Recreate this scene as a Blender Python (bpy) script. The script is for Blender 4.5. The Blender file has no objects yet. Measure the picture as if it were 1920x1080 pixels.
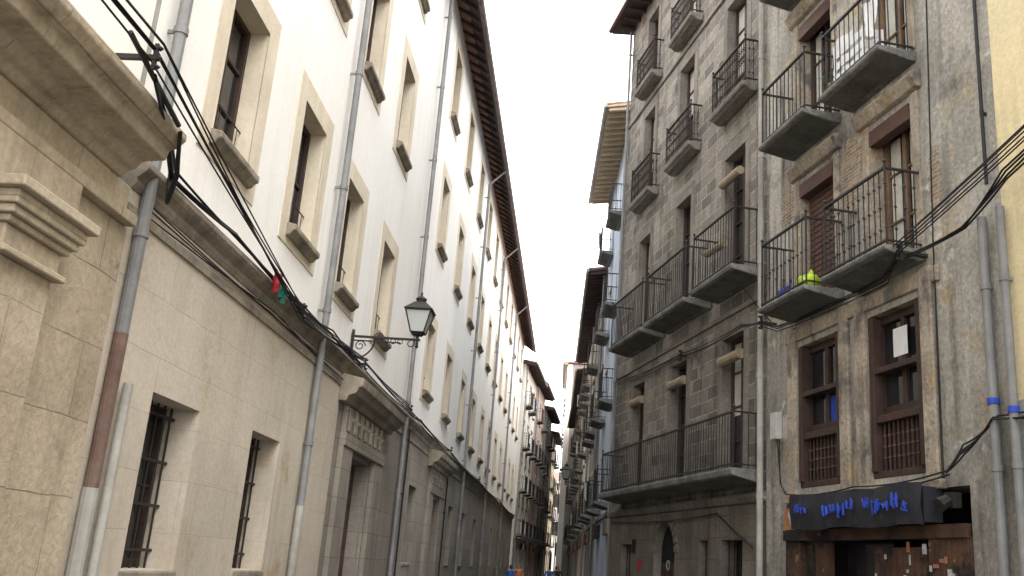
import bpy, bmesh, math, random
from mathutils import Vector, Matrix
random.seed(7)
scene=bpy.context.scene
col=scene.collection

# ------------------------------------------------------------------ materials
def pmat(name,c1,c2=None,scale=.6,rough=.85,bump=.25,bscale=30,streak=0,scol=(.05,.045,.04),spec=.3,metal=0,
         brick=None,patch=None,lowdark=0,grain=.12):
    m=bpy.data.materials.new(name); m.use_nodes=True
    nt=m.node_tree; N=nt.nodes; Lk=nt.links; b=N["Principled BSDF"]
    b.inputs["Roughness"].default_value=rough; b.inputs["Metallic"].default_value=metal
    b.inputs["Specular IOR Level"].default_value=spec
    if c2 is None: c2=tuple(x*.75 for x in c1)
    geo=N.new("ShaderNodeNewGeometry")
    def noise(sc,det=6,vec=None,ro=.6):
        n=N.new("ShaderNodeTexNoise"); n.inputs["Scale"].default_value=sc; n.inputs["Detail"].default_value=det
        n.inputs["Roughness"].default_value=ro
        Lk.new(vec if vec else geo.outputs["Position"],n.inputs["Vector"]); return n.outputs["Fac"]
    def ramp(fac,a,bb):
        r=N.new("ShaderNodeMapRange"); r.inputs["From Min"].default_value=a; r.inputs["From Max"].default_value=bb
        Lk.new(fac,r.inputs["Value"]); return r.outputs["Result"]
    def mix(fac,a,bb,mode='MIX'):
        x=N.new("ShaderNodeMix"); x.data_type='RGBA'; x.blend_type=mode
        for inp,v in ((x.inputs[0],fac),(x.inputs[6],a),(x.inputs[7],bb)):
            if isinstance(v,(int,float)): inp.default_value=v
            elif isinstance(v,tuple): inp.default_value=(*v,1) if len(v)==3 else v
            else: Lk.new(v,inp)
        return x.outputs[2]
    def mul(a,k):
        x=N.new("ShaderNodeMath"); x.operation='MULTIPLY'; Lk.new(a,x.inputs[0])
        if isinstance(k,(int,float)): x.inputs[1].default_value=k
        else: Lk.new(k,x.inputs[1])
        return x.outputs[0]
    c=mix(ramp(noise(scale,8),.35,.65),c1,c2)
    heights=[]
    if brick:
        uv=N.new("ShaderNodeUVMap")
        br=N.new("ShaderNodeTexBrick")
        w=N.new("ShaderNodeVectorMath"); w.operation='ADD'
        nz=N.new("ShaderNodeTexNoise"); nz.inputs["Scale"].default_value=3
        Lk.new(geo.outputs["Position"],nz.inputs["Vector"])
        sc=N.new("ShaderNodeVectorMath"); sc.operation='SCALE'; sc.inputs[3].default_value=brick.get('wob',.03)
        Lk.new(nz.outputs["Color"],sc.inputs[0]); Lk.new(uv.outputs[0],w.inputs[0]); Lk.new(sc.outputs[0],w.inputs[1])
        Lk.new(w.outputs[0],br.inputs["Vector"])
        br.inputs["Scale"].default_value=1; br.inputs["Brick Width"].default_value=brick['w']; br.inputs["Row Height"].default_value=brick['h']
        br.inputs["Mortar Size"].default_value=brick.get('m',.012); br.inputs["Mortar Smooth"].default_value=.3
        br.inputs["Bias"].default_value=0
        v=brick.get('var',.3)
        br.inputs["Color1"].default_value=(1+v,1+v*.95,1+v*.88,1); br.inputs["Color2"].default_value=(1-v,1-v,1-v,1)
        br.inputs["Mortar"].default_value=(1,1,1,1)
        c=mix(1.0,c,br.outputs["Color"],'MULTIPLY')
        jf=mul(br.outputs["Fac"],ramp(noise(1.1,4),.25,.6)) if brick.get('fade') else br.outputs["Fac"]
        c=mix(mul(jf,brick.get('mf',1.0)),c,brick['mc'])
        heights.append((br.outputs["Fac"],-brick.get('bd',.6)))
    if patch:
        for (pc,ps,lo,hi) in patch:
            pf=ramp(noise(ps,9,ro=.65),lo,hi)
            c=mix(pf,c,pc)
    c=mix(grain,c,mix(ramp(noise(18,6),.3,.7),(0.1,.1,.1),(1.4,1.4,1.4)),'MULTIPLY')
    if streak:
        mp=N.new("ShaderNodeMapping"); mp.inputs["Scale"].default_value=(2.6,2.6,.16); Lk.new(geo.outputs["Position"],mp.inputs["Vector"])
        s1=ramp(noise(1.6,8,mp.outputs[0]),.48,.72)
        s2=ramp(noise(.45,4),.35,.62)
        c=mix(mul(mul(s1,s2),streak),c,scol)
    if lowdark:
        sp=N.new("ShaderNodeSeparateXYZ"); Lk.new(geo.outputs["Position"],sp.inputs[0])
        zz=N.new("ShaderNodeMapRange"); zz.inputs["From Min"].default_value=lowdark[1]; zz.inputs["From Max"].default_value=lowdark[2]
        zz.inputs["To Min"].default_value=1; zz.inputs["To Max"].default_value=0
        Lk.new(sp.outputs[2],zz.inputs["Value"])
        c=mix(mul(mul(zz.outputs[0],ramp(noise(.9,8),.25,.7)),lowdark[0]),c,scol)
    Lk.new(c,b.inputs["Base Color"])
    if bump:
        h=noise(bscale,8,ro=.7)
        for o,k in heights:
            h2=mul(o,k); ad=N.new("ShaderNodeMath"); ad.operation='ADD'; Lk.new(h,ad.inputs[0]); Lk.new(h2,ad.inputs[1]); h=ad.outputs[0]
        n2=mul(noise(bscale*.12,6),1.2); ad=N.new("ShaderNodeMath"); ad.operation='ADD'; Lk.new(h,ad.inputs[0]); Lk.new(n2,ad.inputs[1]); h=ad.outputs[0]
        bp=N.new("ShaderNodeBump"); bp.inputs["Strength"].default_value=bump; bp.inputs["Distance"].default_value=.03
        Lk.new(h,bp.inputs["Height"]); Lk.new(bp.outputs[0],b.inputs["Normal"])
    return m
M={}
M['white']=pmat("white_plaster",(.83,.805,.76),(.78,.75,.695),.35,.9,.14,25,streak=.30,scol=(.48,.43,.36),grain=.05)
M['trim']=pmat("sandstone_trim",(.68,.60,.47),(.58,.50,.38),1.2,.9,.25,30,streak=.4,scol=(.25,.2,.14),grain=.1)
M['sill']=pmat("weathered_sill",(.34,.29,.22),(.16,.14,.11),3,.95,.4,30,streak=.5,grain=.25)
M['beige']=pmat("beige_ashlar_render",(.57,.50,.41),(.48,.415,.33),.5,.9,.22,22,streak=.5,scol=(.26,.21,.16),
   brick=dict(w=1.5,h=.55,m=.006,mc=(.33,.27,.2),var=.04,bd=.5,fade=1,mf=.6),patch=[((.42,.33,.21),.7,.57,.66)],lowdark=(.5,0,2.6),grain=.14)
M['beigedark']=pmat("dark_ashlar_render",(.30,.265,.22),(.215,.19,.16),.5,.9,.25,22,streak=.6,scol=(.08,.07,.06),  # darker, greyer version of the beige render for the farther lower wall
   brick=dict(w=1.0,h=.5,m=.008,mc=(.16,.14,.11),var=.08,bd=.6),lowdark=(.5,0,2.6),grain=.2)
M['portal']=pmat("weathered_sandstone",(.49,.41,.30),(.37,.30,.215),.9,.95,.5,14,streak=.6,scol=(.12,.095,.065),
   brick=dict(w=1.35,h=.62,m=.006,mc=(.2,.16,.11),var=.06,bd=.5,fade=1),patch=[((.26,.205,.14),1.4,.60,.70)],grain=.22)
M['ledge']=pmat("ledge_stone",(.38,.33,.26),(.22,.19,.15),2,.95,.5,20,streak=.5,grain=.25)
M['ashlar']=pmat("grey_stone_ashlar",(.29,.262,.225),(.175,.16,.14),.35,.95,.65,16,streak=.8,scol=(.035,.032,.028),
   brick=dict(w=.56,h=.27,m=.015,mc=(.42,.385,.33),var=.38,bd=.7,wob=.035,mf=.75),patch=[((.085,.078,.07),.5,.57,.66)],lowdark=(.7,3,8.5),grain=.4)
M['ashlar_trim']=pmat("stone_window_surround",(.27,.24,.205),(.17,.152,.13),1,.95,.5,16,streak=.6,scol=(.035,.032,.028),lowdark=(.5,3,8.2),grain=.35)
M['groundstone']=pmat("grimy_ground_floor_stone",(.20,.175,.145),(.12,.105,.088),.8,.95,.5,14,streak=.6,scol=(.04,.035,.03),brick=dict(w=.8,h=.4,m=.01,mc=(.1,.09,.08),var=.12,bd=.6,fade=1),grain=.35)
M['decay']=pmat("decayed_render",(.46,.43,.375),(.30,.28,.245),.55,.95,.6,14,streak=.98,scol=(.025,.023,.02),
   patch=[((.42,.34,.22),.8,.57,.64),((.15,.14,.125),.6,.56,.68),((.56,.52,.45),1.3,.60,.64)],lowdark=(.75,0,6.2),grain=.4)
M['decaytrim']=pmat("crumbling_pilaster",(.46,.39,.30),(.26,.225,.18),1.6,.95,.9,12,streak=.8,scol=(.04,.035,.03),
   patch=[((.36,.27,.17),2.2,.57,.62),((.16,.15,.135),1.8,.55,.64)],grain=.4)
M['exbrick']=pmat("exposed_brick",(.36,.27,.18),(.24,.18,.125),2,.95,.7,20,brick=dict(w=.22,h=.06,m=.008,mc=(.42,.38,.31),var=.25,bd=.8,wob=.02),streak=.6,grain=.35)
M['yellow']=pmat("yellow_render",(.68,.57,.34),(.60,.51,.33),.5,.9,.25,18,streak=.5,scol=(.2,.17,.13),grain=.15)
M['greywall']=pmat("grey_render",(.34,.34,.32),(.25,.25,.23),.6,.9,.3,18,streak=.6,scol=(.08,.08,.07),grain=.2)
M['brown']=pmat("brown_wood",(.065,.035,.027),(.038,.023,.018),4,.6,.3,40,grain=.3)
M['redbrown']=pmat("redbrown_shutter",(.11,.058,.042),(.07,.038,.029),3,.65,.25,40,grain=.25)
M['oak']=pmat("pale_door_wood",(.20,.13,.075),(.13,.08,.05),3,.6,.3,40,grain=.3)
M['eavewood']=pmat("dark_eave_wood",(.065,.043,.042),(.04,.028,.027),2,.8,.3,20,grain=.3)
M['palewood']=pmat("pale_eave_wood",(.50,.41,.29),(.40,.32,.22),2,.8,.3,20,grain=.2)
M['iron']=pmat("black_iron",(.014,.013,.013),(.024,.02,.018),10,.6,.2,60,grain=.2,spec=.4)
M['rustiron']=pmat("rusty_iron",(.04,.025,.02),(.022,.017,.015),8,.75,.3,60,grain=.2)
M['pipe']=pmat("zinc_pipe",(.25,.25,.245),(.17,.17,.168),2,.6,.15,20,metal=.15,streak=.5,scol=(.1,.09,.08))
M['palepipe']=pmat("painted_pipe",(.40,.385,.34),(.28,.265,.235),2,.6,.15,20,streak=.7,scol=(.12,.1,.08))
M['rustpipe']=pmat("rusted_pipe",(.12,.065,.05),(.19,.13,.105),3,.8,.3,20,streak=.5)
M['gutter']=pmat("painted_gutter",(.20,.155,.15),(.13,.10,.098),3,.6,.2,20,streak=.3)
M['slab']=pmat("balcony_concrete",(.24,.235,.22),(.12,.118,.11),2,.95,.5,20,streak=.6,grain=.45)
M['slabshade']=pmat("shaded_balcony_underside",(.075,.07,.06),(.13,.12,.105),2,.95,.5,20,grain=.35)  # shade under the slab painted into the colour, darker than the concrete
M['tile']=pmat("terracotta_tiles",(.33,.18,.12),(.22,.13,.10),3,.9,.5,20,grain=.3)
M['cable']=pmat("black_cable",(.015,.015,.016),None,3,.6,0,10)
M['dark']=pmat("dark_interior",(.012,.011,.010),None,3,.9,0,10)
M['black']=pmat("black_awning",(.015,.015,.02),(.026,.026,.032),4,.75,.4,10)
M['curtain']=pmat("curtain_cloth",(.50,.48,.43),(.38,.36,.32),6,.9,.2,10)
M['blind']=pmat("straw_blind",(.36,.29,.20),(.24,.19,.13),12,.9,.4,40)
M['blue']=pmat("blue_paint",(.03,.07,.45),(.02,.05,.3),6,.6,.1,10)
M['bluewall']=pmat("pale_blue_render",(.46,.53,.62),(.36,.42,.50),.5,.9,.2,18,streak=.4,scol=(.15,.15,.16))
M['cream']=pmat("cream_render",(.74,.70,.62),(.65,.60,.52),.5,.9,.2,18,streak=.3,scol=(.3,.25,.2))
M['ochre']=pmat("ochre_render",(.46,.36,.24),(.36,.29,.2),.5,.9,.2,18,streak=.4)
M['greyb']=pmat("far_grey_render",(.30,.28,.255),(.22,.205,.185),.5,.9,.2,18,streak=.5)
M['pink']=pmat("far_pink_render",(.50,.38,.32),(.42,.32,.27),.5,.9,.2,18,streak=.4)
M['red']=pmat("red_cloth",(.42,.03,.04),None,6,.9,.1,10)
M['green']=pmat("green_cloth",(.03,.16,.11),None,6,.9,.1,10)
M['lime']=pmat("lime_plastic",(.45,.62,.03),None,6,.5,0,10)
M['whitecloth']=pmat("white_cloth",(.78,.78,.78),(.70,.70,.72),6,.9,.2,8,grain=.05)
M['plantgreen']=pmat("balcony_leaves",(.05,.09,.03),(.08,.13,.04),20,.8,.3,10)
M['box']=pmat("grey_meter_box",(.50,.50,.47),None,4,.6,.1,10)
M['board']=pmat("shop_boards",(.10,.05,.03),(.04,.023,.017),2.5,.7,.3,14,patch=[((.015,.013,.012),1.6,.5,.56),((.25,.15,.08),3.0,.64,.67)],grain=.3)
M['poster']=pmat("paper_poster",(.5,.5,.48),(.25,.28,.32),14,.7,0,10)
M['poster2']=pmat("red_paper_poster",(.40,.09,.06),(.26,.18,.1),14,.7,0,10)
M['orange']=pmat("orange_panel",(.42,.20,.07),(.3,.12,.05),9,.6,.1,10)
M['asphalt']=pmat("asphalt",(.055,.055,.055),(.04,.04,.04),1,.85,.4,60)
M['paving']=pmat("stone_paving",(.26,.25,.23),(.19,.18,.17),1,.85,.4,30,brick=dict(w=.6,h=.3,m=.008,mc=(.1,.1,.09),var=.12))
def glassmat(name,c,rough=.06):
    m=bpy.data.materials.new(name); m.use_nodes=True; nt=m.node_tree; b=nt.nodes["Principled BSDF"]
    n=nt.nodes.new("ShaderNodeTexNoise"); n.inputs["Scale"].default_value=1.3
    g=nt.nodes.new("ShaderNodeNewGeometry"); nt.links.new(g.outputs["Position"],n.inputs["Vector"])
    r=nt.nodes.new("ShaderNodeValToRGB"); r.color_ramp.elements[0].position=.4; r.color_ramp.elements[1].position=.65
    r.color_ramp.elements[0].color=(*[x*.5 for x in c],1); r.color_ramp.elements[1].color=(*c,1)
    nt.links.new(n.outputs[0],r.inputs[0]); nt.links.new(r.outputs[0],b.inputs["Base Color"])
    b.inputs["Roughness"].default_value=rough; b.inputs["Specular IOR Level"].default_value=.5
    bp=nt.nodes.new("ShaderNodeBump"); bp.inputs["Strength"].default_value=.05; nt.links.new(n.outputs[0],bp.inputs["Height"]); nt.links.new(bp.outputs[0],b.inputs["Normal"])
    return m
M['glass']=glassmat("window_glass",(.025,.025,.028))
M['lampglass']=glassmat("lamp_glass",(.50,.52,.50),.2)

# ------------------------------------------------------------------ geometry helpers
class Frame:
    def __init__(s,o,d,side):
        s.o=Vector((o[0],o[1],0)); s.d=Vector((d[0],d[1],0)).normalized()
        s.n=Vector((s.d.y,-s.d.x,0)) if side>0 else Vector((-s.d.y,s.d.x,0))
    def P(s,a,o,z): 
        p=s.o+s.d*a+s.n*o; return Vector((p.x,p.y,z))
W0=Frame((0,0),(1,0),-1)
def empty(name,parent=None):
    e=bpy.data.objects.new(name,None); col.objects.link(e); e.empty_display_size=.3
    if parent: e.parent=parent
    return e
class Part:
    def __init__(s,name,mat,parent,bevel=0,smooth=False):
        s.name=name;s.mat=mat;s.parent=parent;s.v=[];s.l=[];s.f=[];s.bevel=bevel;s.smooth=smooth
    def add(s,fr,pts,faces):
        b=len(s.v)
        for p in pts:
            s.v.append(fr.P(*p)); s.l.append(p)
        for f in faces: s.f.append(tuple(b+i for i in f))
    def box(s,fr,s0,s1,o0,o1,z0,z1):
        s.add(fr,[(s0,o0,z0),(s1,o0,z0),(s1,o1,z0),(s0,o1,z0),(s0,o0,z1),(s1,o0,z1),(s1,o1,z1),(s0,o1,z1)],
              [(0,1,2,3),(4,7,6,5),(0,4,5,1),(1,5,6,2),(2,6,7,3),(3,7,4,0)])
    def prism(s,fr,prof,s0,s1):
        n=len(prof)
        pts=[(s0,o,z) for o,z in prof]+[(s1,o,z) for o,z in prof]
        f=[tuple(range(n)),tuple(range(2*n-1,n-1,-1))]+[(i,(i+1)%n,n+(i+1)%n,n+i) for i in range(n)]
        s.add(fr,pts,f)
    def poly(s,fr,pts2,o0,o1):
        n=len(pts2); pts=[(a,o0,z) for a,z in pts2]+[(a,o1,z) for a,z in pts2]
        s.add(fr,pts,[tuple(range(n,2*n))]+[(i,(i+1)%n,n+(i+1)%n,n+i) for i in range(n)])
    def cyl(s,fr,p0,p1,r,n=8,r1=None):
        r1=r if r1 is None else r1
        a=Vector(p0);b=Vector(p1);ax=(b-a).normalized()
        t=Vector((0,0,1)) if abs(ax.z)<.9 else Vector((1,0,0))
        u=ax.cross(t).normalized();w=ax.cross(u)
        pts=[]
        for c,rr in ((a,r),(b,r1)):
            for i in range(n):
                an=2*math.pi*i/n; pts.append(tuple(c+u*math.cos(an)*rr+w*math.sin(an)*rr))
        f=[tuple(range(n)),tuple(range(2*n-1,n-1,-1))]+[(i,(i+1)%n,n+(i+1)%n,n+i) for i in range(n)]
        s.add(fr,pts,f)
    def knob(s,fr,c,r,h):
        x,y,z=c
        s.add(fr,[(x,y,z-h),(x+r,y,z),(x,y+r,z),(x-r,y,z),(x,y-r,z),(x,y,z+h)],
              [(0,1,2),(0,2,3),(0,3,4),(0,4,1),(5,2,1),(5,3,2),(5,4,3),(5,1,4)])
    def wall(s,fr,s0,s1,z0,z1,ops,o=0):
        ss=sorted(set([s0,s1]+[x for p in ops for x in p[:2] if s0<x<s1])); zs=sorted(set([z0,z1]+[x for p in ops for x in p[2:4] if z0<x<z1]))
        for i in range(len(ss)-1):
            for j in range(len(zs)-1):
                cs=(ss[i]+ss[i+1])/2; cz=(zs[j]+zs[j+1])/2
                if any(p[0]<cs<p[1] and p[2]<cz<p[3] for p in ops): continue
                s.add(fr,[(ss[i],o,zs[j]),(ss[i+1],o,zs[j]),(ss[i+1],o,zs[j+1]),(ss[i],o,zs[j+1])],[(0,1,2,3)])
    def reveal(s,fr,a,b,z0,z1,dep,o=0):
        s.add(fr,[(a,o,z0),(b,o,z0),(b,o,z1),(a,o,z1),(a,o-dep,z0),(b,o-dep,z0),(b,o-dep,z1),(a,o-dep,z1)],
              [(0,4,5,1),(1,5,6,2),(2,6,7,3),(3,7,4,0)])
    def done(s):
        if not s.f: return None
        me=bpy.data.meshes.new(s.name); me.from_pydata(s.v,[],s.f)
        uv=me.uv_layers.new(name="UVMap")
        for p in me.polygons:
            L=[Vector(s.l[i]) for i in p.vertices]
            n=Vector((0,0,0))
            for i in range(len(L)):
                a=L[i];b=L[(i+1)%len(L)]
                n.x+=(a.y-b.y)*(a.z+b.z); n.y+=(a.z-b.z)*(a.x+b.x); n.z+=(a.x-b.x)*(a.y+b.y)
            n=Vector((abs(n.x),abs(n.y),abs(n.z)))
            for li,l in zip(p.loop_indices,L):
                if n.y>=n.x and n.y>=n.z: q=(l.x,l.z)
                elif n.x>=n.z: q=(l.y,l.z)
                else: q=(l.x,l.y)
                uv.data[li].uv=q
            if s.smooth: p.use_smooth=True
        bm=bmesh.new(); bm.from_mesh(me); bmesh.ops.recalc_face_normals(bm,faces=bm.faces); bm.to_mesh(me); bm.free()
        me.materials.append(M[s.mat])
        ob=bpy.data.objects.new(s.name,me); col.objects.link(ob)
        if s.parent: ob.parent=s.parent
        if s.bevel:
            md=ob.modifiers.new("bevel",'BEVEL'); md.width=s.bevel; md.segments=2; md.limit_method='ANGLE'
        return ob
class Bld:
    def __init__(s,name): s.e=empty(name); s.p={}
    def g(s,name,mat,bevel=0,smooth=False):
        if name not in s.p: s.p[name]=Part(name,mat,s.e,bevel,smooth)
        return s.p[name]
    def done(s):
        for p in s.p.values(): p.done()
def window(B,fr,a,b,z0,z1,o,wood='brown',nx=2,nz=3,key='',fw=.07,glass='glass'):
    w=B.g('window_frames'+key,wood,.006); g=B.g('window_glass'+key,glass)
    g.box(fr,a+.01,b-.01,o-.04,o-.025,z0+.01,z1-.01)
    w.box(fr,a+.002,a+fw,o-.05,o+.03,z0+.002,z1-.002); w.box(fr,b-fw,b-.002,o-.05,o+.03,z0+.002,z1-.002)
    w.box(fr,a+fw,b-fw,o-.05,o+.028,z1-fw,z1-.003); w.box(fr,a+fw,b-fw,o-.05,o+.028,z0+.003,z0+fw*1.3)
    for i in range(1,nx):
        c=a+(b-a)*i/nx; w.box(fr,c-.045,c+.045,o-.03,o+.026,z0+fw*1.3,z1-fw)
    for j in range(1,nz):
        c=z0+(z1-z0)*j/nz; 
        for i in range(nx):
            l=a+(b-a)*i/nx+(.046 if i else fw); r=a+(b-a)*(i+1)/nx-(.046 if i<nx-1 else fw)
            w.box(fr,l,r,o-.03,o+.01,c-.018,c+.018)
def railing(P,fr,s0,s1,o,z0,z1,sp=.12,knobs=0,r=.009,top=.022,wallo=0):
    P.box(fr,s0,s1,o-top,o+top,z1-.03,z1); P.box(fr,s0,s1,o-.015,o+.015,z0+.06,z0+.085)
    n=max(2,int((s1-s0)/sp))
    pos=[(s0+(s1-s0)*i/n,o) for i in range(n+1)]
    for sd in (s0,s1):
        P.box(fr,sd-.018,sd+.018,wallo,o-top-.001,z1-.032,z1-.004); P.box(fr,sd-.014,sd+.014,wallo,o-.016,z0+.062,z0+.083)
        m=max(2,int((o-wallo)/sp)); pos+=[(sd,wallo+(o-wallo)*j/m) for j in range(1,m)]
    for (a,c) in pos:
        j1=random.gauss(0,.005); j2=random.gauss(0,.005)
        P.cyl(fr,(a+j1,c,z0),(a+j2,c,z1-.031),r,5)
        if knobs:
            for q in ([.5] if knobs==1 else [.22,.5,.78]):
                P.knob(fr,(a,c,z0+(z1-z0)*q),.028,.045)
    for sd in (s0,s1): P.cyl(fr,(sd,o,z0-.01),(sd,o,z1+.05),r*1.8,6); P.knob(fr,(sd,o,z1+.08),.035,.04)
def cables(E,name,pts,n=1,r=.012,sag=.0,spread=.04,mat='cable',fr=None,seed=1):
    rnd=random.Random(seed)
    for k in range(n):
        cu=bpy.data.curves.new(name,'CURVE'); cu.dimensions='3D'; cu.bevel_depth=r; cu.bevel_resolution=1
        out=[]
        off=[(rnd.uniform(-1,1)*spread,rnd.uniform(-1,1)*spread*1.6) for _ in pts]
        P=[fr.P(p[0],p[1]+off[i][0],p[2]+off[i][1]) for i,p in enumerate(pts)]
        for i in range(len(P)-1):
            m=8
            ln=(P[i+1]-P[i]).length; sg=sag*ln*rnd.uniform(.6,1.4)
            for j in range(m):
                t=j/m; q=P[i].lerp(P[i+1],t); q.z-=sg*4*t*(1-t); out.append(q)
        out.append(P[-1])
        sp=cu.splines.new('POLY'); sp.points.add(len(out)-1)
        for i,q in enumerate(out): sp.points[i].co=(*q,1)
        cu.materials.append(M[mat])
        ob=bpy.data.objects.new(name,cu); col.objects.link(ob); ob.parent=E
def drainpipe(B,fr,s,z0,z1,o=.12,r=.055,mat='pipe',key='',step=2.1):
    p=B.g('drainpipe'+key,mat,smooth=False)
    p.cyl(fr,(s,o,z0),(s,o,z1),r,12)
    z=z0+.9
    while z<z1:
        p.cyl(fr,(s,o,z),(s,o,z+.07),r*1.2,12); p.box(fr,s-.012,s+.012,-.01,o-r*1.1,z+.01,z+.05); z+=step

LF=Frame((-4.2,0),(0,1),1)
RF=Frame((3.312,16.734),(-.2478,.9688),-1)

# ------------------------------------------------------------------ LEFT: long plaster building
B=Bld("plaster_residence_building")
cols=[9.35,12.3,15.15,18.45,25.1,29.2,33.4,37.4,41.4,45.4,49.4,53.4,57.4,61.4,65.4]
ops=[];WY1=68.5
rows=[(5.95,7.85),(10.12,12.15),(14.2,16.3)]
for c in cols:
    for z0,z1 in rows: ops.append((c,c+1.18,z0,z1))
up=B.g('upper_wall','white'); up.wall(LF,7.75,WY1,4.86,17.4,ops)
lo_ops=[(8.97,10.2,1.27,2.95),(12.0,13.2,1.27,3.0),(24.3,25.5,1.45,3.35)]+[(y,y+1.2,1.45,3.35) for y in (32.6,36.8,41.3,46,50.5,55,59.5,64)]
doors=[(17.3,19.35,0,3.28),(28.1,29.7,0,3.3)]
lw=B.g('lower_wall','beige'); lw.wall(LF,7.75,16.2,0,4.60,lo_ops[:2],o=.06)
lw=B.g('lower_wall_dark','beigedark'); lw.wall(LF,16.2,WY1,0,4.60,lo_ops[2:]+doors,o=.06)
trim=B.g('window_surrounds','trim',.008); sill=B.g('window_sills','sill',.02); rv=B.g('window_reveals','trim')
rail=B.g('window_guard_rails','iron')
for c in cols:
    for z0,z1 in rows:
        a,b=c,c+1.18
        rv.reveal(LF,a,b,z0,z1,.45,o=.012)
        for q in ((a-.34,a,z0-.02,z1+.34),(b,b+.34,z0-.02,z1+.34)): trim.box(LF,q[0],q[1],-.01,.012,q[2],q[3])
        trim.box(LF,a,b,-.01,.0125,z1,z1+.34)
        trim.box(LF,a-.34,b+.34,-.01,.0145,z0-.32,z0-.02)
        sill.prism(LF,[(.0,z0-.06),(.0,z0-.20),(.07,z0-.19),(.11,z0-.13),(.15,z0-.12),(.15,z0-.03),(.0,z0-.002)],a-.06,b+.08)
        window(B,LF,a,b,z0,z1,-.27,nz=random.choice([2,3]))
        if z0<7:
            rail.box(LF,a,b,-.17,-.155,z0+.5,z0+.515)
            for i in range(6): rail.cyl(LF,(a+.19*(i+.6),-.163,z0),(a+.19*(i+.6),-.163,z0+.5),.006,5)
gr=B.g('window_grilles','iron')
for (a,b,z0,z1) in lo_ops:
    mt='beige' if a<15 else 'beigedark'
    rr=B.g('lower_reveals_'+mt,mt); rr.reveal(LF,a,b,z0,z1,.55,o=.06)
    window(B,LF,a,b,z0,z1,-.34,nx=2,nz=2)
    for i in range(7):
        x=a+(b-a)*(i+.5)/7; gr.cyl(LF,(x,-.22,z0),(x,-.22,z1),.014,6)
    for k in (.1,.37,.64,.92): gr.box(LF,a,b,-.24,-.205,z0+(z1-z0)*k,z0+(z1-z0)*k+.03)
    sill.box(LF,a-.03,b+.03,-.5,.09,z0-.09,z0-.003)
led=B.g('string_course','ledge',.01)
led.prism(LF,[(-.02,4.60),(.07,4.60),(.10,4.66),(.10,4.70),(.17,4.76),(.20,4.80),(.20,4.86),(-.02,4.90)],7.76,WY1)
led.box(LF,7.76,WY1,.061,.085,4.36,4.46)
for (a,b,z0,z1) in doors:
    pt=B.g('door_portals','ledge',.012); pt2=B.g('door_surround','beigedark',.01)
    B.g('door_reveals','beigedark').reveal(LF,a,b,z0,z1,.62,o=.06)
    pl=.45
    pt2.box(LF,a-pl-.35,a-.02,.062,.16,0,z1+.1); pt2.box(LF,b+.02,b+pl+.35,.062,.16,0,z1+.1)
    pt2.box(LF,a-pl-.35,b+pl+.35,.062,.19,z1+.1,z1+.32)
    pt2.box(LF,a-pl-.3,b+pl+.3,.062,.15,z1+.32,4.1)
    x=a-pl-.2
    while x<b+pl+.1:
        for k in range(3): pt.box(LF,x+k*.075,x+k*.075+.045,.151,.185,z1+.36,4.06)
        pt.knob(LF,(x+.31,.16,3.86),.07,.07); x+=.47
    pt.prism(LF,[(.06,4.1),(.2,4.1),(.24,4.2),(.36,4.24),(.40,4.34),(.46,4.36),(.48,4.50),(.06,4.59)],a-pl-.75,b+pl+.75)
    dd=B.g('wooden_doors','redbrown',.01)
    dd.box(LF,a+.01,b-.01,-.3,-.24,0,z1-.01)
    for i in range(2):
        l=a+.08+(b-a-.1)*i/2; r=l+(b-a)/2-.12
        for j in range(4):
            zz=.15+j*(z1-.2)/4; dd.box(LF,l+.06,r-.06,-.24,-.21,zz,zz+(z1-.2)/4-.12)
body=B.g('body','greyb'); body.box(LF,7.76,WY1-.01,-9,-.7,0,17.3)
body.box(LF,WY1-.06,WY1-.002,-.7,-.002,0,17.3); body.box(LF,7.752,7.80,-.7,-.004,0,17.3)
ew=B.g('eaves','eavewood',.0)
ew.prism(LF,[(-.05,17.50),(.70,16.92),(.70,16.86),(-.05,17.42)],2,WY1+.5)
y=2.1
while y<WY1+.3:
    ew.prism(LF,[(-.02,17.39),(.62,16.89),(.62,16.79),(-.02,17.27)],y,y+.11); y+=.62
B.g('roof','tile').prism(LF,[(-.3,17.9),(.74,17.05),(.74,16.95),(-5,19.5),(-5,19.8)],2,WY1+.5)
gut=B.g('gutter','gutter')
for k in range(8):
    a0=math.pi+k*math.pi/8; a1=math.pi+(k+1)*math.pi/8
    gut.add(LF,[(2,.79+.09*math.cos(a0),16.9+.09*math.sin(a0)),(WY1+.5,.79+.09*math.cos(a0),16.9+.09*math.sin(a0)),
                (WY1+.5,.79+.09*math.cos(a1),16.9+.09*math.sin(a1)),(2,.79+.09*math.cos(a1),16.9+.09*math.sin(a1))],[(0,1,2,3)])
cl_=B.g('gutter_clips','palepipe')
for s in (14.35,22.45,35.4,45,56): cl_.cyl(LF,(s,.76,16.82),(s,.14,16.2),.04,8)
drainpipe(B,LF,7.98,3.3,17,o=.13,r=.06)
B.g('drainpipe_rusted','rustpipe').cyl(LF,(7.98,.13,1.95),(7.98,.13,3.3),.063,12)
B.g('drainpipe_foot','palepipe').cyl(LF,(7.98,.13,0),(7.98,.13,1.95),.07,12)
B.g('drainpipe_foot','palepipe').cyl(LF,(8.25,.15,0),(8.25,.15,2.9),.045,12)
drainpipe(B,LF,14.35,2.2,16.2,o=.15,r=.058); B.g('drainpipe_foot','palepipe').cyl(LF,(14.35,.15,0),(14.35,.15,2.2),.065,12)
for s in (22.4,35.4,45,56): drainpipe(B,LF,s,0,16.2,o=.15,r=.055)
for s in (23.2,31.2): drainpipe(B,LF,s,0,4.6,o=.12,r=.022,mat='cable',key='_conduit')
B.done()

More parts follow.
